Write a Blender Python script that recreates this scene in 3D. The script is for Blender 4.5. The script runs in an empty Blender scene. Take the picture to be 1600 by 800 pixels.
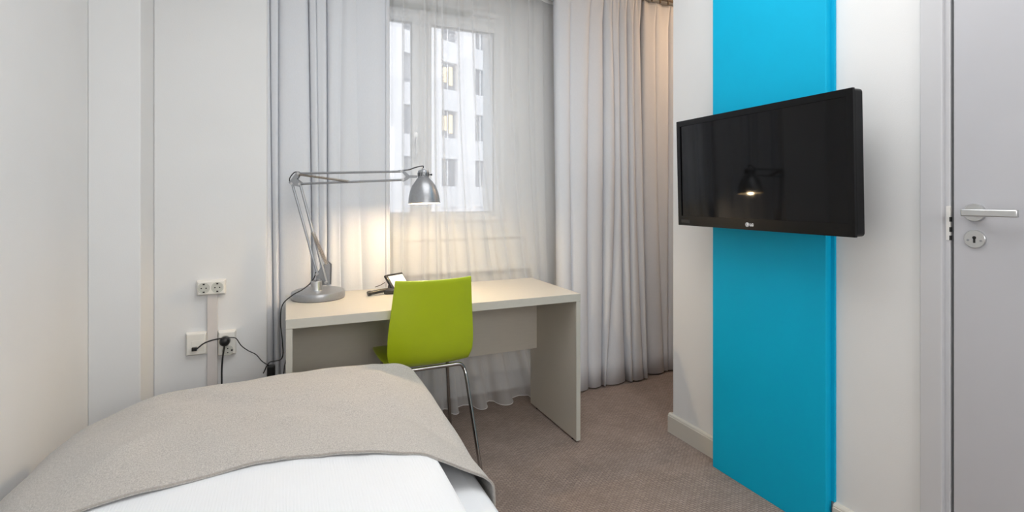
import bpy, bmesh, math, random
from mathutils import Vector, Matrix
from math import sin, cos, pi, radians as R
random.seed(7)
COL = bpy.context.scene.collection
H = 1.22                       # eye height of the photographer
YAW = R(23.9)
F = 798.0
SY, CY = sin(YAW), cos(YAW)

def ratio(u):                  # X/Y of the vertical plane seen at photo column u
    l = (u-800)/F
    return (SY + l*CY)/(CY - l*SY)
def uX(u, Y): return ratio(u)*Y
def zof(X, Y): return X*SY + Y*CY
def hgt(v, X, Y): return H - (v-308)/F*zof(X, Y)

# ------------------------------------------------------------------ materials
def mat(name, col, rough=.6, metal=0.0, spec=.5, coat=0.0, noise=None, bump=None, sheen=0.0, wave=None):
    m = bpy.data.materials.new(name); m.use_nodes = True
    nt = m.node_tree; b = nt.nodes['Principled BSDF']
    b.inputs['Base Color'].default_value = (*col, 1)
    b.inputs['Roughness'].default_value = rough
    b.inputs['Metallic'].default_value = metal
    b.inputs['Specular IOR Level'].default_value = spec
    b.inputs['Coat Weight'].default_value = coat
    b.inputs['Sheen Weight'].default_value = sheen
    tc = nt.nodes.new('ShaderNodeTexCoord')
    if noise:
        sc, amt = noise[0], noise[1]
        n = nt.nodes.new('ShaderNodeTexNoise'); n.inputs['Scale'].default_value = sc
        n.inputs['Detail'].default_value = 4
        if len(noise) > 2:
            mp = nt.nodes.new('ShaderNodeMapping'); mp.inputs['Scale'].default_value = noise[2]
            nt.links.new(tc.outputs['Object'], mp.inputs['Vector']); nt.links.new(mp.outputs['Vector'], n.inputs['Vector'])
        else: nt.links.new(tc.outputs['Object'], n.inputs['Vector'])
        r = nt.nodes.new('ShaderNodeValToRGB')
        r.color_ramp.elements[0].position = .3; r.color_ramp.elements[1].position = .7
        r.color_ramp.elements[0].color = (*[c*(1-amt) for c in col], 1)
        r.color_ramp.elements[1].color = (*[min(1, c*(1+amt)) for c in col], 1)
        nt.links.new(n.outputs['Fac'], r.inputs['Fac']); nt.links.new(r.outputs['Color'], b.inputs['Base Color'])
    if bump:
        sc, st = bump[0], bump[1]
        n = nt.nodes.new('ShaderNodeTexNoise'); n.inputs['Scale'].default_value = sc; n.inputs['Detail'].default_value = 3
        if len(bump) > 2:
            mp = nt.nodes.new('ShaderNodeMapping'); mp.inputs['Scale'].default_value = bump[2]
            nt.links.new(tc.outputs['Object'], mp.inputs['Vector']); nt.links.new(mp.outputs['Vector'], n.inputs['Vector'])
        else: nt.links.new(tc.outputs['Object'], n.inputs['Vector'])
        bp = nt.nodes.new('ShaderNodeBump'); bp.inputs['Strength'].default_value = st; bp.inputs['Distance'].default_value = .002
        nt.links.new(n.outputs['Fac'], bp.inputs['Height']); nt.links.new(bp.outputs['Normal'], b.inputs['Normal'])
    return m

M = {}
M['wall'] = mat('white_wall_paint', (.755,.755,.755), .62, noise=(3, .015), bump=(220, .12))
M['ceil'] = mat('ceiling_paint', (.85,.85,.84), .8, noise=(3, .01))
M['trimw'] = mat('white_trim_paint', (.78,.77,.74), .4, noise=(5, .01))
M['skirt'] = mat('skirting_paint', (.60,.57,.51), .42, noise=(5, .015))
M['blue'] = mat('turquoise_paint', (.0,.41,.66), .6, spec=.2, noise=(4, .02), bump=(250, .1))
M['door'] = mat('grey_door_laminate', (.50,.50,.53), .38, noise=(6, .015))
M['dframe'] = mat('grey_door_frame', (.56,.56,.58), .4, noise=(6, .01))
M['black'] = mat('black_plastic', (.012,.012,.013), .35, noise=(40, .1))
M['gap'] = mat('black_gaps_and_keys', (.02,.02,.02), .8, noise=(40, .1))  # flat dark colour standing in for shade in gaps and holes; also keys, sensor
M['tvblack'] = mat('gloss_black_plastic', (.0015,.0015,.002), .22, spec=.25, noise=(30, .05))
M['screen'] = mat('dark_screen_glass', (.0022,.0022,.0028), .045, spec=.26, noise=(2, .02))
M['logo'] = mat('silver_print', (.75,.75,.77), .4, noise=(40, .03))
M['desk'] = mat('beige_laminate', (.59,.55,.48), .36, noise=(14, .02, (1, 8, 8)), bump=(300, .05))
M['deskedge'] = mat('desk_edge_band', (.52,.50,.44), .4, noise=(30, .02))
M['lime'] = mat('lime_green_shell', (.40,.50,.012), .34, noise=(8, .02), bump=(400, .06))
M['chrome'] = mat('chrome_steel', (.42,.41,.40), .12, metal=1, noise=(30, .04))
M['steel'] = mat('brushed_steel', (.66,.66,.66), .32, metal=1, noise=(60, .05, (1, 1, 20)))
M['lampgrey'] = mat('grey_aluminium_paint', (.36,.37,.39), .30, metal=.6, coat=.1, noise=(90, .04))
M['spring'] = mat('spring_steel', (.42,.38,.33), .35, metal=1, noise=(300, .3, (1, 1, 6)))
M['shadein'] = mat('warm_tinted_enamel', (.85,.78,.60), .4, noise=(30, .02))  # lining tinted yellowish: the lamp's warm glow put into its colour
M['plastic'] = mat('cream_socket_plastic', (.80,.78,.73), .33, noise=(30, .01))
M['trunk'] = mat('cable_trunking_plastic', (.66,.62,.60), .45, noise=(30, .015))
M['socket'] = mat('socket_well_plastic', (.55,.55,.50), .4, noise=(30, .02))
M['paper'] = mat('printed_white_card', (.85,.86,.88), .5, noise=(50, .03))
M['phone'] = mat('black_phone_plastic', (.013,.012,.012), .35, coat=.2, noise=(50, .08))
M['duvet'] = mat('white_striped_cotton', (.76,.775,.80), .75, sheen=.2, noise=(8, .01), bump=(60, .35, (6, .4, 1)))
_nt = M['duvet'].node_tree
_tc = _nt.nodes.new('ShaderNodeTexCoord'); _w = _nt.nodes.new('ShaderNodeTexWave'); _w.inputs['Scale'].default_value = 48; _w.inputs['Distortion'].default_value = .3
_b = _nt.nodes.new('ShaderNodeBump'); _b.inputs['Strength'].default_value = .14; _b.inputs['Distance'].default_value = .0012
_nt.links.new(_tc.outputs['Object'], _w.inputs['Vector']); _nt.links.new(_w.outputs['Fac'], _b.inputs['Height'])
_old = [n for n in _nt.nodes if n.type == 'BUMP' and n != _b][0]; _nt.links.new(_old.outputs['Normal'], _b.inputs['Normal'])
_nt.links.new(_b.outputs['Normal'], _nt.nodes['Principled BSDF'].inputs['Normal'])
M['sheet'] = mat('white_sheet_cotton', (.76,.775,.80), .75, sheen=.2, noise=(8, .01), bump=(300, .1))
M['throw'] = mat('natural_linen_weave', (.465,.44,.412), .9, sheen=.2, noise=(420, .24, (1, .45, 1)), bump=(500, .8))
M['hemw'] = mat('linen_hem', (.36,.33,.30), .9, noise=(220, .12))
M['bedbase'] = mat('dark_bed_upholstery', (.05,.05,.055), .8, noise=(90, .1))
M['radiator'] = mat('radiator_enamel', (.78,.78,.76), .35, noise=(10, .01))
M['brass'] = mat('strike_plate_metal', (.85,.83,.80), .4, metal=.4, noise=(60, .03))
M['white'] = mat('white_window_paint', (.80,.80,.80), .35, noise=(8, .01))
M['track'] = mat('brown_track_metal', (.20,.16,.12), .5, metal=.3, noise=(30, .05))
M['vent'] = mat('grey_vent_plastic', (.42,.43,.41), .5, noise=(30, .03))
M['facade'] = mat('white_render_facade', (.86,.86,.88), .8, noise=(.3, .02))
M['facadeband'] = mat('pale_spandrel_panels', (.80,.81,.84), .7, noise=(.5, .03))
M['extglass'] = mat('dark_office_glass', (.30,.31,.34), .3, noise=(.6, .25))
M['extground'] = mat('street_asphalt', (.30,.30,.31), .9, noise=(.5, .1))
M['outwall'] = mat('outer_wall_render', (.7,.7,.7), .8, noise=(1, .02))

def emis(name, col, s):
    m = bpy.data.materials.new(name); m.use_nodes = True; nt = m.node_tree
    b = nt.nodes['Principled BSDF']; b.inputs['Base Color'].default_value = (*col, 1)
    n = nt.nodes.new('ShaderNodeTexNoise'); n.inputs['Scale'].default_value = 1.5
    mx = nt.nodes.new('ShaderNodeMix'); mx.data_type = 'RGBA'
    mx.inputs[6].default_value = (*col, 1); mx.inputs[7].default_value = (*[c*.7 for c in col], 1)
    nt.links.new(n.outputs['Fac'], mx.inputs[0]); nt.links.new(mx.outputs[2], b.inputs['Emission Color'])
    b.inputs['Emission Strength'].default_value = s
    return m
M['lit'] = emis('lit_office_lamp', (1, .80, .50), .75)
M['bulb'] = emis('warm_bulb', (1, .62, .25), 5)

def fabric(name, col, transl, transp=0.0, weave=600, amt=.05):
    m = bpy.data.materials.new(name); m.use_nodes = True; nt = m.node_tree; L = nt.links
    for n in list(nt.nodes): nt.nodes.remove(n)
    out = nt.nodes.new('ShaderNodeOutputMaterial')
    tc = nt.nodes.new('ShaderNodeTexCoord')
    no = nt.nodes.new('ShaderNodeTexNoise'); no.inputs['Scale'].default_value = weave; no.inputs['Detail'].default_value = 2
    mp = nt.nodes.new('ShaderNodeMapping'); mp.inputs['Scale'].default_value = (1, 1, .15)
    L.new(tc.outputs['Object'], mp.inputs['Vector']); L.new(mp.outputs['Vector'], no.inputs['Vector'])
    rp = nt.nodes.new('ShaderNodeValToRGB')
    rp.color_ramp.elements[0].color = (*[c*(1-amt) for c in col], 1); rp.color_ramp.elements[1].color = (*[min(1, c*(1+amt)) for c in col], 1)
    L.new(no.outputs['Fac'], rp.inputs['Fac'])
    d = nt.nodes.new('ShaderNodeBsdfDiffuse'); t = nt.nodes.new('ShaderNodeBsdfTranslucent')
    L.new(rp.outputs['Color'], d.inputs['Color']); L.new(rp.outputs['Color'], t.inputs['Color'])
    mx = nt.nodes.new('ShaderNodeMixShader'); mx.inputs[0].default_value = transl
    L.new(d.outputs[0], mx.inputs[1]); L.new(t.outputs[0], mx.inputs[2])
    last = mx
    if transp:
        tr = nt.nodes.new('ShaderNodeBsdfTransparent')
        m2 = nt.nodes.new('ShaderNodeMixShader'); m2.inputs[0].default_value = transp
        L.new(mx.outputs[0], m2.inputs[1]); L.new(tr.outputs[0], m2.inputs[2]); last = m2
    L.new(last.outputs[0], out.inputs['Surface'])
    return m
M['curtain'] = fabric('grey_curtain_cloth', (.76,.775,.81), .12)
M['sheer'] = fabric('white_voile', (.95,.95,.95), .38, .55, amt=.03)
M['sheerhem'] = fabric('voile_hem', (.93,.93,.92), .35, .12, amt=.02)

def glassmat():
    m = bpy.data.materials.new('clear_window_glass'); m.use_nodes = True; nt = m.node_tree; L = nt.links
    for n in list(nt.nodes): nt.nodes.remove(n)
    out = nt.nodes.new('ShaderNodeOutputMaterial'); tr = nt.nodes.new('ShaderNodeBsdfTransparent')
    gl = nt.nodes.new('ShaderNodeBsdfGlossy'); gl.inputs['Roughness'].default_value = .02
    no = nt.nodes.new('ShaderNodeTexNoise'); no.inputs['Scale'].default_value = 3
    mp = nt.nodes.new('ShaderNodeMapRange'); mp.inputs[3].default_value = .04; mp.inputs[4].default_value = .07
    mx = nt.nodes.new('ShaderNodeMixShader')
    L.new(no.outputs['Fac'], mp.inputs[0]); L.new(mp.outputs[0], mx.inputs[0])
    L.new(tr.outputs[0], mx.inputs[1]); L.new(gl.outputs[0], mx.inputs[2]); L.new(mx.outputs[0], out.inputs['Surface'])
    return m
M['glass'] = glassmat()

# carpet: fine woven rows
def carpetmat():
    m = mat('taupe_woven_carpet', (.17,.132,.112), .95); nt = m.node_tree; L = nt.links; b = nt.nodes['Principled BSDF']
    tc = nt.nodes.new('ShaderNodeTexCoord')
    br = nt.nodes.new('ShaderNodeTexBrick'); br.inputs['Scale'].default_value = 1
    br.inputs['Brick Width'].default_value = .022; br.inputs['Row Height'].default_value = .0095; br.inputs['Mortar Size'].default_value = .0016
    br.inputs['Mortar Smooth'].default_value = .8
    br.inputs['Color1'].default_value = (.345,.272,.235,1); br.inputs['Color2'].default_value = (.275,.215,.185,1); br.inputs['Mortar'].default_value = (.17,.130,.112,1)
    L.new(tc.outputs['Object'], br.inputs['Vector'])
    n = nt.nodes.new('ShaderNodeTexNoise'); n.inputs['Scale'].default_value = 260; n.inputs['Detail'].default_value = 2
    L.new(tc.outputs['Object'], n.inputs['Vector'])
    n2 = nt.nodes.new('ShaderNodeTexNoise'); n2.inputs['Scale'].default_value = 6
    L.new(tc.outputs['Object'], n2.inputs['Vector'])
    mx = nt.nodes.new('ShaderNodeMix'); mx.data_type = 'RGBA'; mx.blend_type = 'OVERLAY'; mx.inputs[0].default_value = .35
    L.new(br.outputs['Color'], mx.inputs[6]); L.new(n.outputs['Fac'], mx.inputs[7])
    mx2 = nt.nodes.new('ShaderNodeMix'); mx2.data_type = 'RGBA'; mx2.blend_type = 'OVERLAY'; mx2.inputs[0].default_value = .25
    L.new(mx.outputs[2], mx2.inputs[6]); L.new(n2.outputs['Fac'], mx2.inputs[7])
    L.new(mx2.outputs[2], b.inputs['Base Color'])
    bp = nt.nodes.new('ShaderNodeBump'); bp.inputs['Strength'].default_value = .6; bp.inputs['Distance'].default_value = .003
    L.new(br.outputs['Fac'], bp.inputs['Height']); bp.invert = True; L.new(bp.outputs['Normal'], b.inputs['Normal'])
    return m
M['carpet'] = carpetmat()

# ------------------------------------------------------------------ mesh helpers
def link(name, bm, m, parent=None, smooth=True, bevel=0, loc=None, sharp=40):
    me = bpy.data.meshes.new(name); bmesh.ops.recalc_face_normals(bm, faces=bm.faces)
    bm.to_mesh(me); bm.free()
    o = bpy.data.objects.new(name, me); COL.objects.link(o)
    me.materials.append(m)
    if parent: o.parent = parent
    if loc: o.location = loc
    if smooth:
        for p in me.polygons: p.use_smooth = True
        me.set_sharp_from_angle(angle=R(sharp))
    if bevel:
        b = o.modifiers.new('bevel', 'BEVEL'); b.width = bevel; b.segments = 3; b.limit_method = 'ANGLE'; b.harden_normals = False
    return o
def tag(o, label=None, cat=None, group=None, kind=None):
    if label: o['label'] = label
    if cat: o['category'] = cat
    if group: o['group'] = group
    if kind: o['kind'] = kind
    return o
def thing(name, label, cat, loc=(0,0,0), rot=(0,0,0), group=None):
    o = bpy.data.objects.new(name, None); COL.objects.link(o); o.empty_display_size = .1
    o.location = loc; o.rotation_euler = rot
    return tag(o, label, cat, group)
def box(bm, x0, x1, y0, y1, z0, z1):
    vs = [bm.verts.new((x, y, z)) for x in (x0, x1) for y in (y0, y1) for z in (z0, z1)]
    for f in ((0,1,3,2),(4,6,7,5),(0,4,5,1),(2,3,7,6),(0,2,6,4),(1,5,7,3)): bm.faces.new([vs[i] for i in f])
    return bm
def B(x0, x1, y0, y1, z0, z1): return box(bmesh.new(), x0, x1, y0, y1, z0, z1)
def frame_for(d):
    d = d.normalized(); a = Vector((0,0,1)) if abs(d.z) < .9 else Vector((1,0,0))
    s = d.cross(a).normalized(); t = d.cross(s).normalized(); return s, t
def cyl(bm, p0, p1, r0, r1=None, n=24, cap=True):
    r1 = r0 if r1 is None else r1
    p0, p1 = Vector(p0), Vector(p1); s, t = frame_for(p1-p0)
    a = [bm.verts.new(p0 + r0*(cos(2*pi*i/n)*s + sin(2*pi*i/n)*t)) for i in range(n)]
    b = [bm.verts.new(p1 + r1*(cos(2*pi*i/n)*s + sin(2*pi*i/n)*t)) for i in range(n)]
    for i in range(n): bm.faces.new((a[i], a[(i+1)%n], b[(i+1)%n], b[i]))
    if cap: bm.faces.new(a[::-1]); bm.faces.new(b)
    return bm
def catmull(pts, k=8):
    P = [Vector(p) for p in pts]
    if len(P) < 3: return P
    P = [2*P[0]-P[1]] + P + [2*P[-1]-P[-2]]; out = []
    for i in range(1, len(P)-2):
        for j in range(k):
            t = j/k; a, b, c, d = P[i-1], P[i], P[i+1], P[i+2]
            out.append(.5*((2*b) + (c-a)*t + (2*a-5*b+4*c-d)*t*t + (-a+3*b-3*c+d)*t**3))
    out.append(P[-2]); return out
def tube(bm, pts, r, n=12, k=8, cap=True):
    P = catmull(pts, k) if k > 1 else [Vector(p) for p in pts]
    rings = []; s = None
    for i, p in enumerate(P):
        d = (P[min(i+1, len(P)-1)] - P[max(i-1, 0)]).normalized()
        if s is None: s, t = frame_for(d)
        else:
            s = (s - d*s.dot(d)).normalized(); t = d.cross(s)
        rr = r(i/(len(P)-1)) if callable(r) else r
        rings.append([bm.verts.new(p + rr*(cos(2*pi*j/n)*s + sin(2*pi*j/n)*t)) for j in range(n)])
    for a, b in zip(rings, rings[1:]):
        for j in range(n): bm.faces.new((a[j], a[(j+1)%n], b[(j+1)%n], b[j]))
    if cap: bm.faces.new(rings[0][::-1]); bm.faces.new(rings[-1])
    return bm
def lathe(bm, prof, n=48, mtx=None):
    rings = []
    for r, z in prof:
        if r < 1e-6: rings.append([bm.verts.new((0, 0, z))])
        else: rings.append([bm.verts.new((r*cos(2*pi*i/n), r*sin(2*pi*i/n), z)) for i in range(n)])
    for a, b in zip(rings, rings[1:]):
        for i in range(n):
            j = (i+1) % n
            if len(a) == 1 and len(b) == 1: continue
            if len(a) == 1: bm.faces.new((a[0], b[i], b[j]))
            elif len(b) == 1: bm.faces.new((a[i], a[j], b[0]))
            else: bm.faces.new((a[i], a[j], b[j], b[i]))
    if mtx: bmesh.ops.transform(bm, matrix=mtx, verts=bm.verts)
    return bm
def prism(bm, poly, y0, y1, ax='y'):
    def P(a, b, c): return (a, c, b) if ax == 'y' else ((c, a, b) if ax == 'x' else (a, b, c))
    a = [bm.verts.new(P(p[0], p[1], y0)) for p in poly]; b = [bm.verts.new(P(p[0], p[1], y1)) for p in poly]
    n = len(poly)
    bm.faces.new(a); bm.faces.new(b[::-1])
    for i in range(n): bm.faces.new((a[i], b[i], b[(i+1)%n], a[(i+1)%n]))
    return bm
def struct(name, bm, m, parent=None, bevel=0, smooth=False):
    o = link(name, bm, m, parent, smooth=smooth, bevel=bevel)
    if not parent: o['kind'] = 'structure'
    return o
def grid(fn, nu, nv):
    bm = bmesh.new()
    V = [[bm.verts.new(fn(i/nu, j/nv)) for j in range(nv+1)] for i in range(nu+1)]
    for i in range(nu):
        for j in range(nv): bm.faces.new((V[i][j], V[i+1][j], V[i+1][j+1], V[i][j+1]))
    return bm
def smooth01(t): t = max(0, min(1, t)); return t*t*(3-2*t)

# ------------------------------------------------------------------ room shell
YW = 2.98; CH = 2.605
struct('floor', B(-.95, 3.6, -2.6, 3.35, -.1, 0), M['carpet'])
struct('ceiling', B(-.95, 3.6, -2.6, 3.35, CH, CH+.1), M['ceil'])
struct('wall_left', B(-.95, -.708, -2.6, 3.35, 0, CH), M['wall'])
struct('wall_back', B(-.708, 3.6, -2.7, -2.6, 0, CH), M['wall'])
struct('wall_corner', B(-.708, -.537, 2.50, 3.35, 0, CH), M['wall'], bevel=.004)
struct('wall_socket_side', B(-.537, -.082, 2.72, 3.35, 0, CH), M['wall'], bevel=.006)
# window wall, one mesh with an opening
WX0, WX1, WZ0, WZ1 = .12, 1.262, 1.075, 2.37
bm = bmesh.new()
box(bm, -.082, WX0, YW, 3.35, 0, CH); box(bm, WX1, 3.6, YW, 3.35, 0, CH)
box(bm, WX0, WX1, YW, 3.35, 0, WZ0); box(bm, WX0, WX1, YW, 3.35, WZ1, CH)
struct('wall_window', bm, M['wall'])
struct('wall_niche_right', B(3.25, 3.6, 2.08, YW, 0, CH), M['wall'])
# right wall pier, its end towards the niche
bm = bmesh.new()
box(bm, 1.835, 3.6, 1.60, 2.08, 0, CH)
box(bm, 1.805, 3.6, .93, 1.60, 0, CH)
box(bm, 1.80, 3.6, -2.6, -.10, 0, CH)
box(bm, 1.80, 3.6, -.10, .93, 2.10, CH)
box(bm, 2.02, 3.6, -.10, .93, 0, 2.10)
struct('wall_right', bm, M['wall'])
# turquoise boxed panel
o = struct('wall_blue_panel', B(1.768, 1.80, 1.216, 1.747, 0, CH), M['blue'], bevel=.003)
o = struct('wall_blue_return', B(1.795, 1.8065, 1.203, 1.60, .128, CH), M['blue'])
# skirting boards
def skirt(name, x, y0, y1, h=.098, th=.022):
    bm = bmesh.new()
    prism(bm, [(x, 0), (x-th, 0), (x-th, h-.014), (x-th+.003, h-.012), (x-th+.003, h-.009), (x-th+.006, h-.004), (x-th+.012, h), (x, h)], y0, y1)
    return struct(name, bm, M['skirt'])
skirt('baseboard_right', 1.840, 1.745, 2.102)
struct('baseboard_niche', B(1.8402, 3.2, 2.0802, 2.10, 0, .098), M['skirt'], bevel=.003)
o = skirt('baseboard_door_side', 1.806, .94, 1.203, h=.128)

# ------------------------------------------------------------------ window
win = bpy.data.objects.new('window_1', None); COL.objects.link(win); win['kind'] = 'structure'
YG = 3.0
gz0, gz1 = 1.127, 2.247
def ring(x0, x1, z0, z1, w, y0, y1, wb=None, wt=None):
    wb = wb or w; wt = wt or w; bm = bmesh.new()
    box(bm, x0, x0+w, y0, y1, z0, z1); box(bm, x1-w, x1, y0, y1, z0, z1)
    box(bm, x0+w, x1-w, y0, y1, z0, z0+wb); box(bm, x0+w, x1-w, y0, y1, z1-wt, z1); return bm
struct('window_frame', ring(WX0, WX1, WZ0, WZ1, .03, YG-.035, YG+.09), M['white'], win, bevel=.003)
xm = .733
struct('window_mullion', B(xm-.012, xm+.012, YG-.03, YG+.07, WZ0+.03, WZ1-.03), M['white'], win, bevel=.002)
def sash(x0, x1, gx0, gx1):
    bm = bmesh.new(); z0, z1 = WZ0+.03, 2.30
    y0, y1 = YG-.03, YG+.03
    box(bm, x0, gx0, y0, y1, z0, z1); box(bm, gx1, x1, y0, y1, z0, z1)
    box(bm, gx0, gx1, y0, y1, z0, gz0); box(bm, gx0, gx1, y0, y1, gz1, z1)
    s = struct('window_sash', bm, M['white'], win, bevel=.004)
    bm = ring(gx0-.002, gx1+.002, gz0-.002, gz1+.002, .006, YG-.016, YG-.006)
    struct('window_seal', bm, M['vent'], s)
    struct('window_pane', B(gx0-.001, gx1+.001, YG-.003, YG+.003, gz0-.001, gz1+.001), M['glass'], s)
sash(WX0+.03, xm-.012, .20, .677); sash(xm+.012, WX1-.03, .792, 1.196)
struct('window_head', B(WX0+.03, WX1-.03, YG-.02, YG+.06, 2.30, WZ1-.03), M['white'], win, bevel=.003)
bm = bmesh.new(); box(bm, .36, 1.03, YG-.05, YG-.021, 2.325, 2.352)
struct('window_vent', bm, M['vent'], win, bevel=.003)
bm = bmesh.new(); tube(bm, [(.695,YG-.045,1.56),(.695,YG-.06,1.56),(.695,YG-.065,1.50),(.695,YG-.065,1.44)], .007); box(bm, .683, .707, YG-.045, YG-.03, 1.52, 1.60)
struct('window_handle', bm, M['steel'], win, smooth=True)
# window surround and sill
bm = bmesh.new(); box(bm, WX0-.06, 1.41, YW-.018, YW-.001, .965, 1.028); box(bm, WX0-.06, 1.41, YW-.010, YW-.001, .62, .957)
struct('trim_1', bm, M['trimw'], bevel=.002)
struct('window_ledge', B(WX0-.06, 1.42, YW-.05, YW-.001, .765, .785), M['trimw'], bevel=.003)['kind'] = 'structure'

# radiator behind the voile
rad = thing('radiator', 'white panel radiator low on the wall behind the voile under the desk', 'radiator', (0,0,0))
link('panel', B(.25, 1.42, YW-.075, YW-.045, .14, .56), M['radiator'], rad, bevel=.006)
bm = bmesh.new()
for k in range(12): box(bm, .30+k*.095, .34+k*.095, YW-.081, YW-.073, .18, .52)
link('ribs', bm, M['radiator'], rad, bevel=.004)
for x in (.4, 1.3): link('bracket', B(x-.015, x+.015, YW-.046, YW-.0008, .2, .5), M['radiator'], rad)
bm = bmesh.new(); tube(bm, [(1.40,YW-.06,.16),(1.46,YW-.06,.16),(1.47,YW-.06,.10),(1.47,YW-.06,.002)], .008)
link('pipe', bm, M['radiator'], rad)
# radiator valve seen above desk corner
bm = bmesh.new(); tube(bm, [(1.455,YW-.03,.736),(1.455,YW-.03,.60),(1.455,YW-.04,.45)], .009); link('pipe', bm, M['radiator'], rad)
bm = bmesh.new()
lathe(bm, [(0,0),(.016,0),(.018,.01),(.018,.04),(.012,.05),(0,.05)], 16, Matrix.Translation((1.455,YW-.03,.735)))
link('valve', bm, M['radiator'], rad)

# ------------------------------------------------------------------ curtains
def cloth(creases_t, creases_b, dep_t, dep_b, zt, zb, yf_t, yf_b, k=.13, p=.75, nseg=14, nz=26, header=0, mid=None, zfn=None, seed=1):
    rnd = random.Random(seed)
    n = len(creases_t)-1
    wob = [rnd.uniform(0, 6) for _ in range(n+1)]
    amp = [rnd.uniform(.75, 1.12) for _ in range(n)]
    def prof(tz):
        # tz: 0 top .. 1 bottom
        pts = []
        e = tz if mid is None else tz
        C = []
        for i in range(n+1):
            if mid is not None and mid[i] is not None:
                a, m_, b = creases_t[i], mid[i], creases_b[i]
                c = a*(1-tz)*(1-2*tz) + 4*m_*tz*(1-tz) + b*tz*(2*tz-1)
            else: c = creases_t[i]*(1-e) + creases_b[i]*e
            C.append(c + .0025*sin(wob[i]+tz*5))
        for i in range(n):
            for j in range(nseg + (1 if i == n-1 else 0)):
                t = j/nseg; w = C[i+1]-C[i]
                x = C[i] + w*(t - k*sin(2*pi*t))
                d0 = dep_t[i]*(1-tz)+dep_b[i]*tz; d1 = dep_t[i+1]*(1-tz)+dep_b[i+1]*tz
                d = d0*(1-t)+d1*t
                yf = yf_t*(1-tz)+yf_b*tz
                pp = p if max(dep_t[i], dep_t[i+1]) > .02 else 1.5
                bul = sin(pi*t)**pp*amp[i] if 0 < t < 1 else 0
                y = yf + d*(1-bul)
                y += .004*sin(t*9+wob[i]+tz*3)*sin(pi*t)
                if header:
                    hh = max(0, 1-tz*(zt-zb)/header)
                    y = y*(1-.55*hh) + (yf+.022)*.55*hh
                    y -= .014*hh*abs(sin(pi*(i*nseg+j)/nseg*2.0))**.5
                    y -= .010*max(0, sin(pi*t*3))*hh
                pts.append((x, y))
        return pts
    bm = bmesh.new(); rows = []
    for r in range(nz+1):
        s = r/nz
        if header: s = s**1.5
        z = zt*(1-s)+zb*s
        rows.append([bm.verts.new((x, y, z)) for x, y in prof(s)])
    for a, b in zip(rows, rows[1:]):
        for i in range(len(a)-1): bm.faces.new((a[i], a[i+1], b[i+1], b[i]))
    return bm, prof(1.0)
def solid(o, t):
    s = o.modifiers.new('thick', 'SOLIDIFY'); s.thickness = t; s.offset = 0

CZ = 2.565
# left grey curtain
yc = 2.80
def X(l, y): return [uX(u, y) for u in l]
ct = [404, 421, 435, 481, 493, 509, 536, 556, 600, 607]
cm = [404, 425, 436, 487, 498, 511, 530, 560, 602, 609]
cb = [404, 427, 438, 487, 500, 513, 540, 574, 603, 611]
d = [.045,.05,.035,.06,.02,.05,.010,.012,.012,.04]
dtop = d
bm, pf = cloth(X(ct,yc), X(cb,yc), dtop, d, CZ, .012, 2.775, 2.772, k=.12, mid=X(cm,yc), seed=3, p=.7)
o = link('curtain', bm, M['curtain'], smooth=True, sharp=180); solid(o, .002)
tag(o, 'pale grey pleated curtain hanging behind the desk lamp, left of the window', 'curtain', 'grey curtains')
# right grey curtain (cool side)
ct = [866, 889, 921, 942, 952, 965, 976, 988, 999]
cm = [868, 887, 914, 941, 957, 966, 979, 990, 1002]
cb = [869, 890, 915, 937, 940, 976, 983, 999, 1007]
d = [.05,.014,.03,.065,.03,.05,.05,.065,.06]
db = [.06,.03,.05,.06,.05,.075,.04,.05,.07]
bm, pf = cloth(X(ct,yc), X(cb,yc), d, db, CZ, .012, 2.765, 2.735, k=.12, mid=X(cm,yc), header=.20, seed=5, p=.9)
o = link('curtain', bm, M['curtain'], smooth=True, sharp=180); solid(o, .002)
tag(o, 'long pale grey curtain with gathered pleats behind the desk\'s right end', 'curtain', 'grey curtains')
# second right curtain (warm side)
y2 = 2.86
ct = [1001, 1021, 1043, 1063, 1085, 1110]
cm = [1001, 1023, 1041, 1068, 1092, 1115]
cb = [1006, 1031, 1038, 1078, 1100, 1120]
d = [.04,.03,.04,.03,.04,.04]
db = [.07,.05,.06,.05,.05,.05]
bm, pf = cloth(X(ct,y2), X(cb,y2), d, db, CZ, .012, 2.835, 2.80, k=.16, mid=X(cm,y2), header=.14, seed=9, p=.6)
o = link('curtain', bm, M['curtain'], smooth=True, sharp=180); solid(o, .002)
tag(o, 'beige-lit grey curtain half hidden by the white pier beside the TV', 'curtain', 'grey curtains')
# track
tr = thing('curtain_track', 'dark curtain track along the ceiling above the grey curtains', 'curtain track', (0,0,CZ))
link('rail', B(-.07, 3.24, 2.795, 2.822, .018, .0395), M['track'], tr, bevel=.002)
g0 = None
for k in range(46):
    if g0 is None: g = g0 = link('glider', B(-.004, .004, 2.803, 2.815, -.006, .0175), M['track'], tr)
    else: g = g0.copy(); COL.objects.link(g); g.parent = tr
    g.location = (-.05+k*.071, 0, 0)

# voile
ys = 2.865
ct = [585, 613, 629, 634, 662, 668, 679, 684, 690, 696, 715, 722, 738, 744, 764, 769, 797, 803, 826, 832, 850, 880]
cb = [585, 615, 628, 640, 660, 672, 690, 700, 713, 738, 759, 772, 800, 826, 836, 843, 850, 856, 861, 866, 874, 890]
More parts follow.
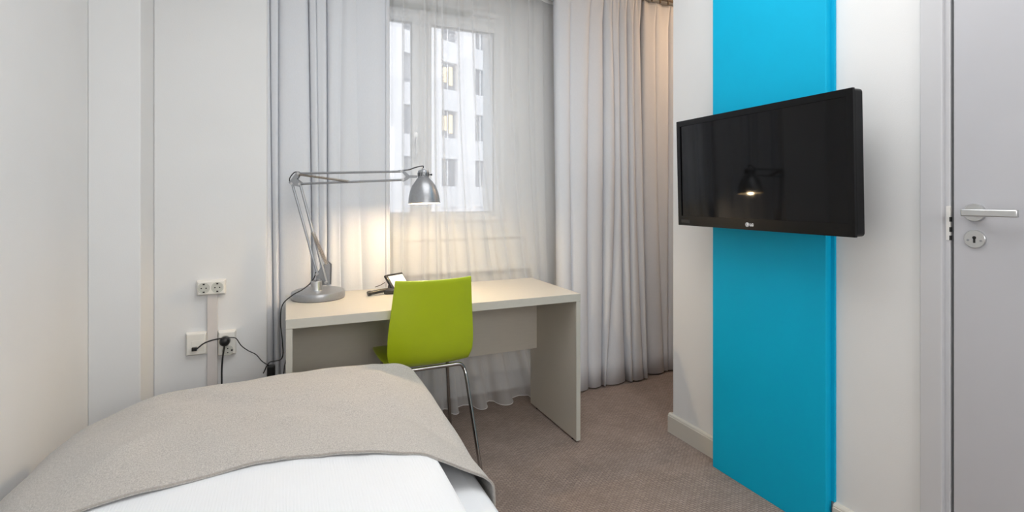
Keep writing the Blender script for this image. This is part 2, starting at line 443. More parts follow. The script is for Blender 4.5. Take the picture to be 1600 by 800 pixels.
# lobes as omega folds: alternate front (narrow) and back (wide)
def voile():
    rnd = random.Random(11)
    xt, xb = X(ct, ys), X(cb, 2.79)
    n = len(xt)-1; nseg = 12; nz = 30
    zt, zb = 2.475, .018
    def prof(tz):
        pts = []
        e = tz**2.2
        C = [a*(1-e)+b*e for a, b in zip(xt, xb)]
        for i in range(n):
            front = (i % 2 == 1)
            for j in range(nseg+(1 if i == n-1 else 0)):
                t = j/nseg; w = C[i+1]-C[i]
                ov = .013 if front else -.013          # neck overlap
                x = C[i] + w*t - ov*sin(2*pi*t)*(.6 if front else .9)
                a = .020*(1-tz)+.085*tz
                q4 = tz**4*smooth01((C[i]-.50)/.12)*smooth01((1.44-C[i])/.06); yb = 2.874*(1-q4)+2.795*q4; a = .020*(1-q4)+.085*q4
                s = sin(pi*t)**.8 if 0 < t < 1 else 0
                y = yb - a*s if front else yb + .018*s
                pts.append((x, y))
        return pts
    bm = bmesh.new(); rows = []
    for r in range(nz+1):
        s = r/nz
        rows.append([bm.verts.new((x, y, zt*(1-s)+zb*s)) for x, y in prof(s)])
    for a, b in zip(rows, rows[1:]):
        for i in range(len(a)-1): bm.faces.new((a[i], a[i+1], b[i+1], b[i]))
    return bm, prof(1.0), prof(0.0)
bm, pb, pt = voile()
vo = link('sheer_curtain', bm, M['sheer'], smooth=True, sharp=180)
tag(vo, 'white see-through voile curtain hanging across the window', 'sheer curtain')
bm = bmesh.new(); tube(bm, [(x, y, .018) for x, y in pb], .0022, n=6, k=1)
link('hem', bm, M['sheerhem'], vo)
bm = bmesh.new()
a = [bm.verts.new((x, y-.0015, 2.475)) for x, y in pt]; b = [bm.verts.new((x, y-.0015, 2.455)) for x, y in pt]
for i in range(len(a)-1): bm.faces.new((a[i], a[i+1], b[i+1], b[i]))
link('heading_tape', bm, M['sheerhem'], vo)
vt = link('curtain_rail', B(.1, 1.75, 2.855, 2.885, 2.4758, CH), M['white'], bevel=.002)
tag(vt, 'slim white rail under the ceiling carrying the voile curtain', 'curtain rail')

# ------------------------------------------------------------------ desk
DX0, DX1, DY0, DY1, DZ = 0.0, 1.342, 2.185, 2.735, .74
desk = thing('desk', 'beige laminate desk with solid panel sides, standing before the window', 'desk', ((DX0+DX1)/2, (DY0+DY1)/2, 0))
cx, cy = (DX0+DX1)/2, (DY0+DY1)/2
def dbox(*a): return B(a[0]-cx, a[1]-cx, a[2]-cy, a[3]-cy, a[4], a[5])
link('top', dbox(DX0, DX1, DY0+.001, DY1, DZ-.038, DZ), M['desk'], desk, bevel=.0012)
link('edge_band', dbox(DX0+.0005, DX1-.0005, DY0, DY0+.0025, DZ-.0375, DZ-.0008), M['deskedge'], desk)
for x in (DX0, DX1-.025):
    s = link('side_panel', dbox(x+.0005, x+.0245, DY0+.003, DY1-.03, .010, DZ-.038), M['desk'], desk, bevel=.0012)
    link('edge_band', dbox(x+.0008, x+.0242, DY0+.001, DY0+.0035, .010, DZ-.0385), M['deskedge'], s)
    for y in (DY0+.05, DY1-.10):
        bm = bmesh.new(); cyl(bm, (x+.0125-cx, y-cy, 0), (x+.0125-cx, y-cy, .0105), .009, n=16)
        link('foot', bm, M['black'], s)
link('modesty_panel', dbox(DX0+.025, DX1-.025, 2.62, 2.638, .355, DZ-.038), M['desk'], desk, bevel=.001)

# ------------------------------------------------------------------ chair
chair = thing('chair', 'lime green shell chair on thin chrome legs, tucked in at the desk', 'chair', (.58, 2.3, 0))
OX, OY = .58, 2.3
prof = [(2.088,.872,.164,.020),(2.104,.80,.171,.022),(2.120,.72,.179,.024),(2.135,.64,.187,.025),(2.146,.580,.190,.025),(2.159,.532,.188,.023),(2.178,.501,.180,.017),(2.210,.484,.180,.010),(2.26,.485,.186,.008),(2.33,.488,.196,.008),(2.42,.493,.202,.006),(2.50,.494,.200,.002),(2.545,.488,.192,-.002),(2.562,.476,.184,-.004)]
PP = catmull([(p[0],p[1],0) for p in prof], 4); WW = catmull([(p[2],p[3],0) for p in prof], 4)
def shell(u, v):
    i = min(int(round(v*(len(PP)-1))), len(PP)-1)
    y, z = PP[i].x, PP[i].y; w, c = WW[i].x, WW[i].y
    a, b = PP[max(i-1,0)], PP[min(i+1,len(PP)-1)]
    d = Vector((b.x-a.x, b.y-a.y)).normalized(); nrm = Vector((-d.y, d.x))     # towards sitter
    if nrm.x < 0 and i < 20: nrm = -nrm
    if nrm.y < 0 and i >= 20: nrm = -nrm
    s = 2*u-1
    if v < .04: z -= 0
    off = c*(abs(s)**2.2)
    return (OX + s*w - .006*(1-min(1,i/20)) - OX, y + nrm.x*off - OY, z + nrm.y*off)
bm = grid(shell, 28, len(PP)-1)
sh = link('seat_shell', bm, M['lime'], chair, smooth=True, sharp=180)
s_ = sh.modifiers.new('thick', 'SOLIDIFY'); s_.thickness = .009; s_.offset = 0
bv = sh.modifiers.new('bevel', 'BEVEL'); bv.width = .003; bv.segments = 2; bv.limit_method = 'ANGLE'; bv.angle_limit = R(60)
def cp(x, y, z): return (x-OX, y-OY, z)
zu = .473
for s in (1, -1):
    for (yf, yt) in ((2.085, 2.190), (2.545, 2.47)):
        bm = bmesh.new()
        top = OX + s*.150; ft = OX + s*.200
        P = [cp(ft, yf, .004)]
        for t in (.3, .6, .88): P.append(cp(ft+(top-ft)*t*.9, yf+(yt-yf)*t, .004+(zu-.004)*t))
        P += [cp(top+.012*s*.3, yt, zu-.022), cp(top-.010*s, yt, zu-.004), cp(top-.030*s, yt, zu), cp(top-.07*s, yt, zu), cp(OX, yt, zu)]
        tube(bm, P, .0085, n=14, k=6)
        leg = link('leg', bm, M['chrome'], chair)
        bm = bmesh.new(); cyl(bm, cp(ft, yf, 0), cp(ft-.001*s, yf, .012), .0115, n=16); link('foot_cap', bm, M['black'], leg)
bm = bmesh.new(); box(bm, -.04, .04, 2.24-OY, 2.47-OY, zu+.002, zu+.010)
link('seat_mount', bm, M['chrome'], chair, bevel=.002)

# ------------------------------------------------------------------ desk lamp
LB = Vector((.142, 2.600)); LH = Vector((.605, 2.40))
pd = (LH-LB); pd3 = Vector((pd.x, pd.y, 0)).normalized(); pn = Vector((-pd3.y, pd3.x, 0))
lamp = thing('desk_lamp', 'grey metal spring-arm desk lamp, lit, on the left end of the desk', 'lamp', (LB.x, LB.y, DZ))
def lp(u, v, off=0):           # photo point -> point in the lamp's vertical plane
    r = ratio(u); # X = r Y ; X = LB.x + pd.x s ; Y = LB.y + pd.y s
    s = (r*LB.y - LB.x)/(pd.x - r*pd.y)
    Xp, Yp = LB.x+pd.x*s, LB.y+pd.y*s
    p = Vector((Xp-LB.x, Yp-LB.y, hgt(v, Xp, Yp)-DZ)) + pn*off
    return p
bm = bmesh.new()
lathe(bm, [(0,0),(.114,0),(.119,.002),(.121,.006),(.121,.028),(.1185,.034),(.110,.038),(.05,.042),(0,.042)], 64)
base = link('base', bm, M['lampgrey'], lamp, sharp=30)
bm = bmesh.new(); cyl(bm, (0,0,0), (0,0,.0015), .119, n=48); link('base_pad', bm, M['black'], base)
bm = bmesh.new(); lathe(bm, [(0,.038),(.027,.038),(.025,.050),(.0245,.082),(.022,.085),(.019,.082),(.019,.066),(0,.066)], 32, Matrix.Translation(-pn*.022))
link('socket_collar', bm, M['steel'], lamp, sharp=30)
bm = bmesh.new(); lathe(bm, [(0,.05),(.012,.05),(.012,.09),(0,.09)], 20)
link('pivot_pin', bm, M['lampgrey'], lamp, sharp=30)
for off in (.006, .032):      # bracket plates
    bm = bmesh.new()
    tri = [lp(494,446), lp(514,446), lp(515,414), lp(509,409), lp(493,428)]
    a = [bm.verts.new(q + pn*(off-.0015)) for q in tri]; b = [bm.verts.new(q + pn*(off+.0015)) for q in tri]
    bm.faces.new(a); bm.faces.new(b[::-1])
    for i in range(5): bm.faces.new((a[i], b[i], b[(i+1)%5], a[(i+1)%5]))
    link('bracket', bm, M['lampgrey'], lamp)
def rod(p, q, r, name='arm', m='lampgrey', n=14):
    bm = bmesh.new(); cyl(bm, p, q, r, n=n); return link(name, bm, M[m], lamp, sharp=50)
rod(lp(456.6,287), lp(496,428), .0058)
rod(lp(469,287.5), lp(510,441), .0060)
rod(lp(467,271), lp(628,268), .0054)
rod(lp(469,287.5), lp(630,281), .0054)
def plate(pts, off, t=.0015):
    bm = bmesh.new(); a = [bm.verts.new(q+pn*(off-t)) for q in pts]; b = [bm.verts.new(q+pn*(off+t)) for q in pts]
    n = len(pts); bm.faces.new(a); bm.faces.new(b[::-1])
    for i in range(n): bm.faces.new((a[i], b[i], b[(i+1)%n], a[(i+1)%n]))
    return bm
for off in (-.008, .008):      # elbow joint plates
    link('elbow_plate', plate([lp(452,286), lp(465,268), lp(471,270), lp(465,280), lp(473,286), lp(469,292), lp(459,290)], off), M['lampgrey'], lamp)
for q in (lp(467,271), lp(469,287.5), lp(456.6,287), lp(628,268), lp(630,281), lp(496,428), lp(510,441)):
    bm = bmesh.new(); cyl(bm, q-pn*.012, q+pn*.012, .0062, n=14)
    link('pivot_bolt', bm, M['steel'], lamp, sharp=40)
def spring(p, q, r=.0065, turns=46):
    bm = bmesh.new(); s, t = frame_for(q-p); P = []
    N = turns*8
    for i in range(N+1):
        f = i/N; a = 2*pi*turns*f; rr = r
        P.append(p+(q-p)*f + rr*(cos(a)*s+sin(a)*t))
    tube(bm, P, .0013, n=5, k=1); return link('spring', bm, M['spring'], lamp)
for off in (-.010, .010):
    spring(lp(489,363)+pn*off, lp(511,413)+pn*off, .0050, 34)
    spring(lp(469,273)+pn*off, lp(545,283.5)+pn*off, .0045, 52)
# head bracket
HC = lp(663, 278)
link('head_yoke', plate([lp(626,266), lp(631,266), lp(640,274), lp(652,274), lp(652,278), lp(640,278), lp(632,284), lp(627,283), lp(634,276)], 0, .004), M['lampgrey'], lamp)
# shade
hd = bpy.data.objects.new('lamp_head', None)
zr = lp(663,318).z; zt_ = lp(662,278).z
def shz(v): return lp(663, v).z - zr
tilt = Matrix.Translation(Vector((HC.x, HC.y, zr))) @ Matrix.Rotation(R(-2.2), 4, pn) @ Matrix.Rotation(R(-2.5), 4, pd3)
zs = shz(279)
outer = [(.0755,0),(.0750,.006),(.0725,.030),(.0665,.058),(.0560,.085),(.0430,.104),(.0310,zs),(.0265,zs+.004)]
inner = [(.0250,zs),(.0300,zs-.004),(.0415,.101),(.0545,.083),(.0650,.057),(.0710,.029),(.0735,.006),(.0742,0)]
bm = bmesh.new(); lathe(bm, outer+inner+[(.0755,0)], 64, tilt)
sd = link('lamp_shade', bm, M['lampgrey'], lamp, sharp=40)
bm = bmesh.new(); lathe(bm, [(r_-.0008, z_+.0002) for r_, z_ in inner][::-1], 64, tilt)
link('shade_lining', bm, M['shadein'], sd, sharp=60)
bm = bmesh.new(); lathe(bm, [(0,zs),(.0262,zs),(.0262,zs+.006),(.0270,zs+.008),(.0270,zs+.030),(.0245,zs+.038),(.014,zs+.043),(.006,zs+.044),(.006,zs+.050),(0,zs+.050)], 40, tilt)
cap = link('lamp_cap', bm, M['lampgrey'], lamp, sharp=40)
bm = bmesh.new()
for k in range(20):
    a = 2*pi*k/20; mt = tilt @ Matrix.Rotation(a, 4, 'Z')
    n0 = len(bm.verts); box(bm, .0262, .0274, -.0016, .0016, zs+.011, zs+.028); bm.verts.ensure_lookup_table()
    bmesh.ops.transform(bm, matrix=mt, verts=bm.verts[n0:])
link('vent_slot', bm, M['gap'], cap)
kb = tilt @ Vector((0,0,zs+.019))
bm = bmesh.new(); cyl(bm, kb+pd3*.026, kb+pd3*.036, .0025, n=10); cyl(bm, kb+pd3*.034, kb+pd3*.042, .0042, n=14)
link('switch', bm, M['black'], cap)
bm = bmesh.new(); lathe(bm, [(0,.030),(.012,.032),(.022,.042),(.026,.056),(.022,.070),(.013,.082),(.012,zs),(0,zs)], 32, tilt)
link('bulb', bm, M['bulb'], lamp, sharp=80)
# lamp cord, head to elbow, along the arm and down the desk's side
ct_ = tilt @ Vector((0,0,zs+.050))
P = [ct_, ct_+Vector((0,0,.010)), lp(656,260), lp(648,262), lp(640,265), lp(632,266), lp(622,267)]
bm = bmesh.new(); tube(bm, P, .0026, n=8); link('cord', bm, M['black'], lamp)
bm = bmesh.new(); tube(bm, [lp(470,271)+pn*-.006, lp(467,269), lp(460,269.5), lp(453.5,277), lp(452.5,283), lp(456,289)], .0026, n=8); link('cord', bm, M['black'], lamp)
bm = bmesh.new(); tube(bm, [lp(494,425)-pn*.006, lp(493,432)-pn*.012, lp(487,442)-pn*.02, Vector((-.075,-.075,.055)), Vector((-.115,-.11,.040)), Vector((-.155,-.11,.0)), Vector((-.163,-.13,-.07)), Vector((-.155,-.13,-.16)), Vector((-.158,-.10,-.24)), Vector((-.21,-.02,-.275)), Vector((-.237,.045,-.34))], .0026, n=8)
link('cord', bm, M['black'], lamp)

# ------------------------------------------------------------------ telephone
PX, PY = .47, 2.58
ph = thing('telephone', 'black desk telephone with a tilted white-faced display on the desk', 'telephone', (PX, PY, DZ))
wd = Vector((.82,.57,0)).normalized()              # along the display's width
P0, P1 = Vector((.497-PX, 2.587-PY, .012)), Vector((.462-PX, 2.628-PY, .083))
up = (P1-P0); nf = up.cross(wd).normalized()
if nf.x < 0: nf = -nf
def slab(o_, a, b, t0, t1):
    bm = bmesh.new(); q = [o_, o_+a, o_+a+b, o_+b]
    A = [bm.verts.new(p_+nf*t0) for p_ in q]; C = [bm.verts.new(p_+nf*t1) for p_ in q]
    bm.faces.new(A); bm.faces.new(C[::-1])
    for i in range(4): bm.faces.new((A[i], C[i], C[(i+1)%4], A[(i+1)%4]))
    return bm
dsp = link('display_housing', slab(P0, wd*.125, up*1.04, -.016, 0), M['phone'], ph, bevel=.005)
link('display', slab(P0+wd*.012+up*.10, wd*.104, up*.80, -.002, .0015), M['paper'], dsp, bevel=.0008)
bm = bmesh.new(); q0 = P0+up*.72-nf*.014
tri = [P0-nf*.012-Vector((0,0,.007)), q0, Vector((.452-PX, 2.615-PY, .001))]
A = [bm.verts.new(p_+wd*.02) for p_ in tri]; C = [bm.verts.new(p_+wd*.10) for p_ in tri]
bm.faces.new(A); bm.faces.new(C[::-1])
for i in range(3): bm.faces.new((A[i], C[i], C[(i+1)%3], A[(i+1)%3]))
link('stand', bm, M['phone'], ph, bevel=.002)
bm = bmesh.new(); prism(bm, [(.440-PX,2.548-PY),(.500-PX,2.535-PY),(.600-PX,2.560-PY),(.622-PX,2.66-PY),(.560-PX,2.69-PY),(.475-PX,2.625-PY)], .001, .022, 'z')
bs = link('base', bm, M['phone'], ph, bevel=.006)
for i in range(4):
    for j in range(3):
        x = .515-PX+j*.024+i*.004; y = 2.555-PY+i*.016+j*.008
        link('key', B(x, x+.014, y, y+.010, .020, .025), M['gap'], bs, bevel=.001)
bm = bmesh.new(); tube(bm, [(.362-PX,2.538-PY,.0125),(.372-PX,2.540-PY,.0145),(.41-PX,2.552-PY,.017),(.45-PX,2.565-PY,.019),(.485-PX,2.578-PY,.016)], lambda t: .0118 if t < .30 else .0100, n=16)
link('handset', bm, M['phone'], ph)
bm = bmesh.new(); tube(bm, [(.462-PX,2.64-PY,.045),(.44-PX,2.655-PY,.030),(.415-PX,2.66-PY,.022)], .0018, n=6); link('cord', bm, M['black'], ph)

# ------------------------------------------------------------------ bed
BX0, BX1, BYF = -.655, .462, 2.005
bed = thing('bed', 'single bed with a white-sheeted mattress in the foreground along the wall', 'bed', (-.1, 1.0, 0))
link('base', B(BX0+.02+.1, BX1-.02+.1, -.98, .965, .10, .30), M['bedbase'], bed, bevel=.012)
link('mattress', B(BX0+.085+.1, BX1-.008+.1, -1.0, .955, .30, .518), M['sheet'], bed, bevel=.045)
for x in (-.48, .48):
    for y in (-.9, .88):
        bm = bmesh.new(); cyl(bm, (x, y, 0), (x, y, .101), .025, .03, n=20); link('leg', bm, M['bedbase'], bed)
def top_z(x, y):
    """upper surface of duvet over mattress"""
    z = .598 + .006*sin(x*5+1) + .005*sin(y*6+x*3)
    # drop to the mattress at the right side
    lo = .535 + .022*smooth01((y-1.35)/.6)
    q = max(0, min(1, (x-.30)/.15)); q = .6*q+.4*smooth01(q)
    z = z + (lo-z)*q
    # drop to the left
    z -= .078*smooth01((-.34-x)/.30)
    z -= .012*smooth01((y-1.8)/.2)
    return z
# throw
def hem_y(x):
    pts = [(-.70,1.300),(-.50,1.275),(-.378,1.268),(-.276,1.282),(-.063,1.302),(.02,1.292),(.088,1.272),(.18,1.243),(.27,1.208),(.339,1.176),(.40,1.163),(.46,1.150),(.52,1.14)]
    for (a, b), (c, d_) in zip(pts, pts[1:]):
        if x <= c: t = max(0, (x-a)/(c-a)); return b+(d_-b)*smooth01(t)*.5+(d_-b)*t*.5
    return pts[-1][1]
def arc_edge(s, L, r):
    """s: distance along the cloth; flat until L-r then quarter circle then straight down -> (pos, drop)"""
    if s < L-r: return s, 0
    q = (s-(L-r))/r
    if q < pi/2: return L-r+r*sin(q), r*(1-cos(q))
    return L + .02*(s-(L-r)-r*pi/2), r + (s-(L-r)-r*pi/2)
# duvet
def duvet(u, v):
    x0, x1 = -.60, .318; y0, y1 = -.02, 1.975
    # cross-section rounded both sides
    a = u*2-1; y = y0+(y1-y0)*v
    th = 1.0
    s = max(-1, min(1, a*1.12))
    x = (x0+x1)/2 + (x1-x0)/2*(abs(s)**.9*(1 if s >= 0 else -1))
    e = max(0, (abs(a)-.82)/.18)
    z = .598 + .006*sin(x*5+1) + .005*sin(y*6+x*3) + .0025*sin(x*23+y*9)
    z -= .055*smooth01((-.34-x)/.26)
    z -= .014*smooth01((y-1.8)/.2)
    z -= (.070 if a > 0 else .12)*(1-math.sqrt(max(0, 1-e*e)))
    if e > 0 and a > 0: x += .010*sin(pi*e)
    ey = max(0, (v-.97)/.03); z -= .05*(1-math.sqrt(max(0, 1-ey*ey)))
    dl = .14*(1-math.sqrt(max(0, 1-((-x-.525)/.14)**2))) if x < -.525 else 0
    if y > 1.92: dl += .03*((y-1.92)/.055)
    cover = smooth01((y-hem_y(x)-.015)/.06)
    zt = top_z(x, y)-dl-.012
    z = min(z, zt + (1-cover)*.010)
    return (x, y, z)
bm = grid(duvet, 110, 120)
# close underneath
low = {}
bm.verts.ensure_lookup_table()
o = link('duvet', bm, M['duvet'], smooth=True, sharp=180)
s_ = o.modifiers.new('thick', 'SOLIDIFY'); s_.thickness = .004; s_.offset = 0
tag(o, 'white fine-striped duvet lying on the bed under the linen throw', 'duvet')
def throw(u, v):
    SL, SR = -.92, .72
    s = SL + (SR-SL)*u
    if s >= 0: x, dx = arc_edge(s, BX1+.002, .035)
    else:
        x, dx = arc_edge(-s, -BX0+.010, .14); x = -x
    h = hem_y(max(-.7, min(.5, x)))
    if s > .47: h -= .10*(s-.47)
    b = h + (2.30-h)*v
    y, dy = arc_edge(b, BYF+.012, .05)
    drop = (dx**3+dy**3)**(1/3) if dx > 0 or dy > 0 else 0
    z = top_z(max(-.66, min(BX1, x)), min(y, 2.0)) + .003 - drop
    z += .0016*sin(x*31+y*17)+.0014*sin(x*13-y*25)+.0025*sin(y*11+x*7)
    if drop > .03:
        y += .006*sin(x*28)*min(1, dy*6); x += .006*sin(y*26)*min(1, dx*6)
    # lifted folds along the near hem
    near = max(0, 1-v*9)
    if x < 0: z += near*(.006*max(0, sin(x*15+.4)))
    # soft folds running down to the right edge and a tuck at the foot corner
    for (ax, ay, bx, by, hh, ww) in ((.10,1.98,.44,1.72,.006,.030),(.22,1.55,.46,1.30,-.007,.028),(.02,1.95,.40,1.90,.005,.020),(-.45,1.40,-.20,1.75,.005,.035),(-.50,1.75,-.15,1.92,-.004,.03),(-.10,1.50,.18,1.62,.004,.04)):
        vx, vy = bx-ax, by-ay; L2 = vx*vx+vy*vy; t = max(0, min(1, ((x-ax)*vx+(y-ay)*vy)/L2))
        dd = math.hypot(x-ax-t*vx, y-ay-t*vy); z += hh*math.exp(-(dd/ww)**2)*(.35+.65*sin(pi*min(1, max(0, t))))
    z += .016*math.exp(-(((x-.40)/.05)**2+((y-1.97)/.035)**2))
    z -= .006*math.exp(-(((x-.02)*.8+(y-1.62))/.05)**2)*math.exp(-((x+.1)/.35)**2)
    z += .004*math.exp(-((x*.9+(y-1.60)-.10)/.035)**2)*math.exp(-((x+.1)/.3)**2)
    z -= .004*math.exp(-(((x-.33)-(y-1.35)*-.5)/.03)**2)*math.exp(-((y-1.40)/.13)**2)
    return (x, y, z)
bm = grid(throw, 150, 110)
o = link('bed_throw', bm, M['throw'], smooth=True, sharp=180)
s_ = o.modifiers.new('thick', 'SOLIDIFY'); s_.thickness = .004; s_.offset = 0
tag(o, 'beige-grey linen throw draped over the foot of the bed', 'bed throw')
hem = bmesh.new()
P = [Vector(throw(i/220, 0))+Vector((0, .001, .003)) for i in range(221)]
tube(hem, P, .0020, n=6, k=1)
link('hem', hem, M['hemw'], o)

# ------------------------------------------------------------------ television
tv = thing('television', 'black flat-screen TV on an arm in front of the turquoise wall panel', 'television', (1.635, 1.428, 1.328), (R(1.5), 0, R(-91.1)))
W2, H2 = .402, .235
def rbox(x0, x1, z0, z1, y0, y1, r=.010, n=5):
    bm = bmesh.new(); poly = []
    for (cx_, cz_, a0) in ((x1-r, z1-r, 0), (x0+r, z1-r, 90), (x0+r, z0+r, 180), (x1-r, z0+r, 270)):
        for i in range(n+1):
            a = R(a0+90*i/n); poly.append((cx_+r*cos(a), cz_+r*sin(a)))
    return prism(bm, poly, y0, y1)
link('housing', rbox(-W2, W2, -H2, H2, .004, .045, .012), M['tvblack'], tv, bevel=.004)
bm = rbox(-W2+.05, W2-.05, -H2+.05, H2-.05, .045, .085, .03); link('rear_cover', bm, M['black'], tv, bevel=.01)
sx0, sx1, sz0, sz1 = -W2+.022, W2-.022, -H2+.043, H2-.024
bm = bmesh.new()
box(bm, -W2, sx0, -.004, .006, -H2, H2); box(bm, sx1, W2, -.004, .006, -H2, H2)
box(bm, sx0, sx1, -.004, .006, sz1, H2); box(bm, sx0, sx1, -.004, .006, -H2, sz0)
link('bezel', bm, M['tvblack'], tv, smooth=False)
link('screen', B(sx0, sx1, .0005, .0035, sz0, sz1), M['screen'], tv)
# emblem and letters
bm = bmesh.new(); cyl(bm, (-.013,-.0055,-H2+.0205), (-.013,-.0038,-H2+.0205), .0084, n=28)
lg = link('logo', bm, M['logo'], tv)
bm = bmesh.new()
box(bm, -.0155, -.0143, -.0062, -.0054, -H2+.0180, -H2+.0240); box(bm, -.0155, -.0122, -.0062, -.0054, -H2+.0176, -H2+.0188)
tube(bm, [(-.013+.0060*cos(a), -.0058, -H2+.0205+.0060*sin(a)) for a in [R(q) for q in range(70, 365, 20)]], .0005, n=6, k=1)
link('logo_mark', bm, M['tvblack'], lg)
fc = bpy.data.curves.new('logo_letters', 'FONT'); fc.body = 'LG'; fc.size = .0140; fc.extrude = .0005; fc.offset = .0006
fo = bpy.data.objects.new('logo_letters', fc); COL.objects.link(fo); fo.parent = tv
fo.location = (-.001, -.0048, -H2+.0156); fo.rotation_euler = (R(90), 0, 0); fc.materials.append(M['logo'])
bpy.context.view_layer.update()
lme = bpy.data.meshes.new_from_object(fo.evaluated_get(bpy.context.evaluated_depsgraph_get()))
lo = bpy.data.objects.new('logo_lettering', lme); COL.objects.link(lo); lo.parent = tv; lo.location = fo.location; lo.rotation_euler = fo.rotation_euler
bpy.data.objects.remove(fo)
bm = bmesh.new(); box(bm, -W2+.02, -W2+.075, -.0046, -.0038, -H2+.012, -H2+.026); link('sensor_window', bm, M['gap'], tv)
# wall arm (joins TV to the panel)
bm = bmesh.new()
box(bm, -.11, .11, .083, .090, -.11, .11); box(bm, -.02, .02, .085, .128, -.03, .03)
link('wall_mount', bm, M['black'], tv, bevel=.002)

# ------------------------------------------------------------------ door
d = bpy.data.objects.new('door_1', None); COL.objects.link(d); d['kind'] = 'structure'
XF = 1.792
YA, YB, YC_ = .932, .873, .852       # outer edge, inner edge of casing, leaf edge
bm = bmesh.new()
box(bm, XF-.002, 1.90, YB, YA, 0, 2.16); box(bm, XF-.002, 1.90, -.10, YB, 2.10, 2.16)
struct('door_frame', bm, M['dframe'], d, bevel=.003)
bm = bmesh.new(); box(bm, XF+.012, 1.90, YB-.014, YB+.001, 0, 2.10)
fr = struct('door_stop', bm, M['dframe'], d, bevel=.002)
bm = bmesh.new(); box(bm, XF+.03, 1.95, YC_+.000, YB-.013, 0, 2.10); struct('door_gap_strip', bm, M['gap'], d)  # dark strip painting the shade in the gap beside the leaf
YL = YC_-.001
leaf = struct('door_leaf', B(XF+.012, XF+.055, -.08, YL, .006, 2.10), M['door'], d, bevel=.002)
bm = bmesh.new(); box(bm, XF+.0105, XF+.016, YB-.0150, YB-.004, hgt(375,1.8,.86), hgt(322,1.8,.86)); 
sp = struct('strike_plate', bm, M['brass'], d)
bm = bmesh.new()
for z in (1.10, 1.125, 1.155): box(bm, XF+.0095, XF+.018, YB-.0158, YB-.0125, z-.008, z+.006)
struct('strike_hole', bm, M['gap'], sp)
XD = XF+.012
hy = .799; hz = hgt(332, XD, hy)
Rx = Matrix.Rotation(R(-90), 4, 'Y')
def disc(bm, y, z, r, x, t):
    lathe(bm, [(0,0),(r,0),(r,t*.6),(r*.93,t),(0,t)], 40, Matrix.Translation((x, y, z)) @ Rx)
bm = bmesh.new(); disc(bm, hy, hz, .026, XD+.0005, .008)
rs = struct('handle_rose', bm, M['steel'], d, smooth=True)
bm = bmesh.new(); cyl(bm, (XD-.006, hy, hz), (XD-.042, hy, hz), .009, n=20)
box(bm, XD-.054, XD-.040, hy-.112, hy+.011, hz-.010, hz+.010)
struct('door_handle', bm, M['steel'], d, bevel=.003, smooth=True)
kz = hgt(373.5, XD, hy)
bm = bmesh.new(); disc(bm, hy, kz, .026, XD+.0005, .006)
kp = struct('keyhole_plate', bm, M['steel'], d, smooth=True)
bm = bmesh.new(); cyl(bm, (XD-.0050, hy, kz+.004), (XD-.0064, hy, kz+.004), .0045, n=20); box(bm, XD-.0064, XD-.0050, hy-.0025, hy+.0025, kz-.011, kz+.003)
struct('keyhole', bm, M['gap'], kp)
bm = bmesh.new()
for yy in (-.015, .015): cyl(bm, (XD-.0050, hy+yy, kz-.004), (XD-.0066, hy+yy, kz-.004), .0030, n=14)
struct('screw', bm, M['lampgrey'], kp)

# ------------------------------------------------------------------ sockets on the left pier
YS = 2.72
def sx(u): return uX(u, YS)
def sz(u, v): return hgt(v, sx(u), YS)
def plate_box(x0, x1, z0, z1, t=.022):
    bm = bmesh.new(); e = .006
    a = [(x0,z0),(x1,z0),(x1,z1),(x0,z1)]; b = [(x0+e,z0+e),(x1-e,z0+e),(x1-e,z1-e),(x0+e,z1-e)]
    A = [bm.verts.new((x, YS, z)) for x, z in a]; Bm = [bm.verts.new((x, YS-t*.6, z)) for x, z in a]; C = [bm.verts.new((x, YS-t, z)) for x, z in b]
    bm.faces.new(A); bm.faces.new(C[::-1])
    for P_, Q in ((A, Bm), (Bm, C)):
        for i in range(4): bm.faces.new((P_[i], Q[i], Q[(i+1)%4], P_[(i+1)%4]))
    return bm
Ry = Matrix.Rotation(R(90), 4, 'X')
def well(x, z, r, par, t=.022, vert=False):
    bm = bmesh.new(); lathe(bm, [(r,-.001),(r,.0015),(r*.9,.0015),(r*.86,-.0005),(r*.84,.0006),(0,.0006)], 36, Matrix.Translation((x, YS-t, z)) @ Ry)
    w = link('socket_well', bm, M['socket'], par, sharp=30)
    bm = bmesh.new()
    for q in (-1, 1):
        px, pz = (0, q*.0095) if vert else (q*.0095, 0)
        cyl(bm, (x+px, YS-t-.0004, z+pz), (x+px, YS-t-.0014, z+pz), .0028, n=12)
        ex, ez = (q*r*.72, 0) if vert else (0, q*r*.72)
        box(bm, x+ex-.004, x+ex+.004, YS-t-.0018, YS-t-.0004, z+ez-.003, z+ez+.003)
    link('pin_hole', bm, M['gap'], w)
so = thing('power_socket', 'cream double wall socket, empty, at the top of the trunking', 'socket')
x0, x1 = sx(308.5), sx(353.5); z0, z1 = sz(331,459.5), sz(331,436.5)
link('faceplate', plate_box(x0, x1, z0, z1, .034), M['plastic'], so, bevel=.002)
for x in (sx(320), sx(341)): well(x, (z0+z1)/2, .0245, so, .034)
tr = link('cable_trunking', B(sx(324.5), sx(340.5), YS-.018, YS+.001, 0.0, z0+.004), M['trunk'], bevel=.0015)
tag(tr, 'pale vertical cable trunking running down the wall below the upper socket', 'trunking')
dj = thing('data_outlet', 'cream square data outlet left of the trunking with a black plug', 'data outlet')
x0, x1 = sx(291.5), sx(324.3); z0, z1 = sz(308,553), sz(308,518)
link('faceplate', plate_box(x0, x1, z0, z1, .030), M['plastic'], dj, bevel=.002)
jx, jz = sx(306.5), sz(306.5,541.5)
bm = bmesh.new(); box(bm, sx(301), sx(322), YS-.0315, YS-.030, sz(308,546), sz(308,530)); link('jack_cover', bm, M['plastic'], dj, bevel=.0005)
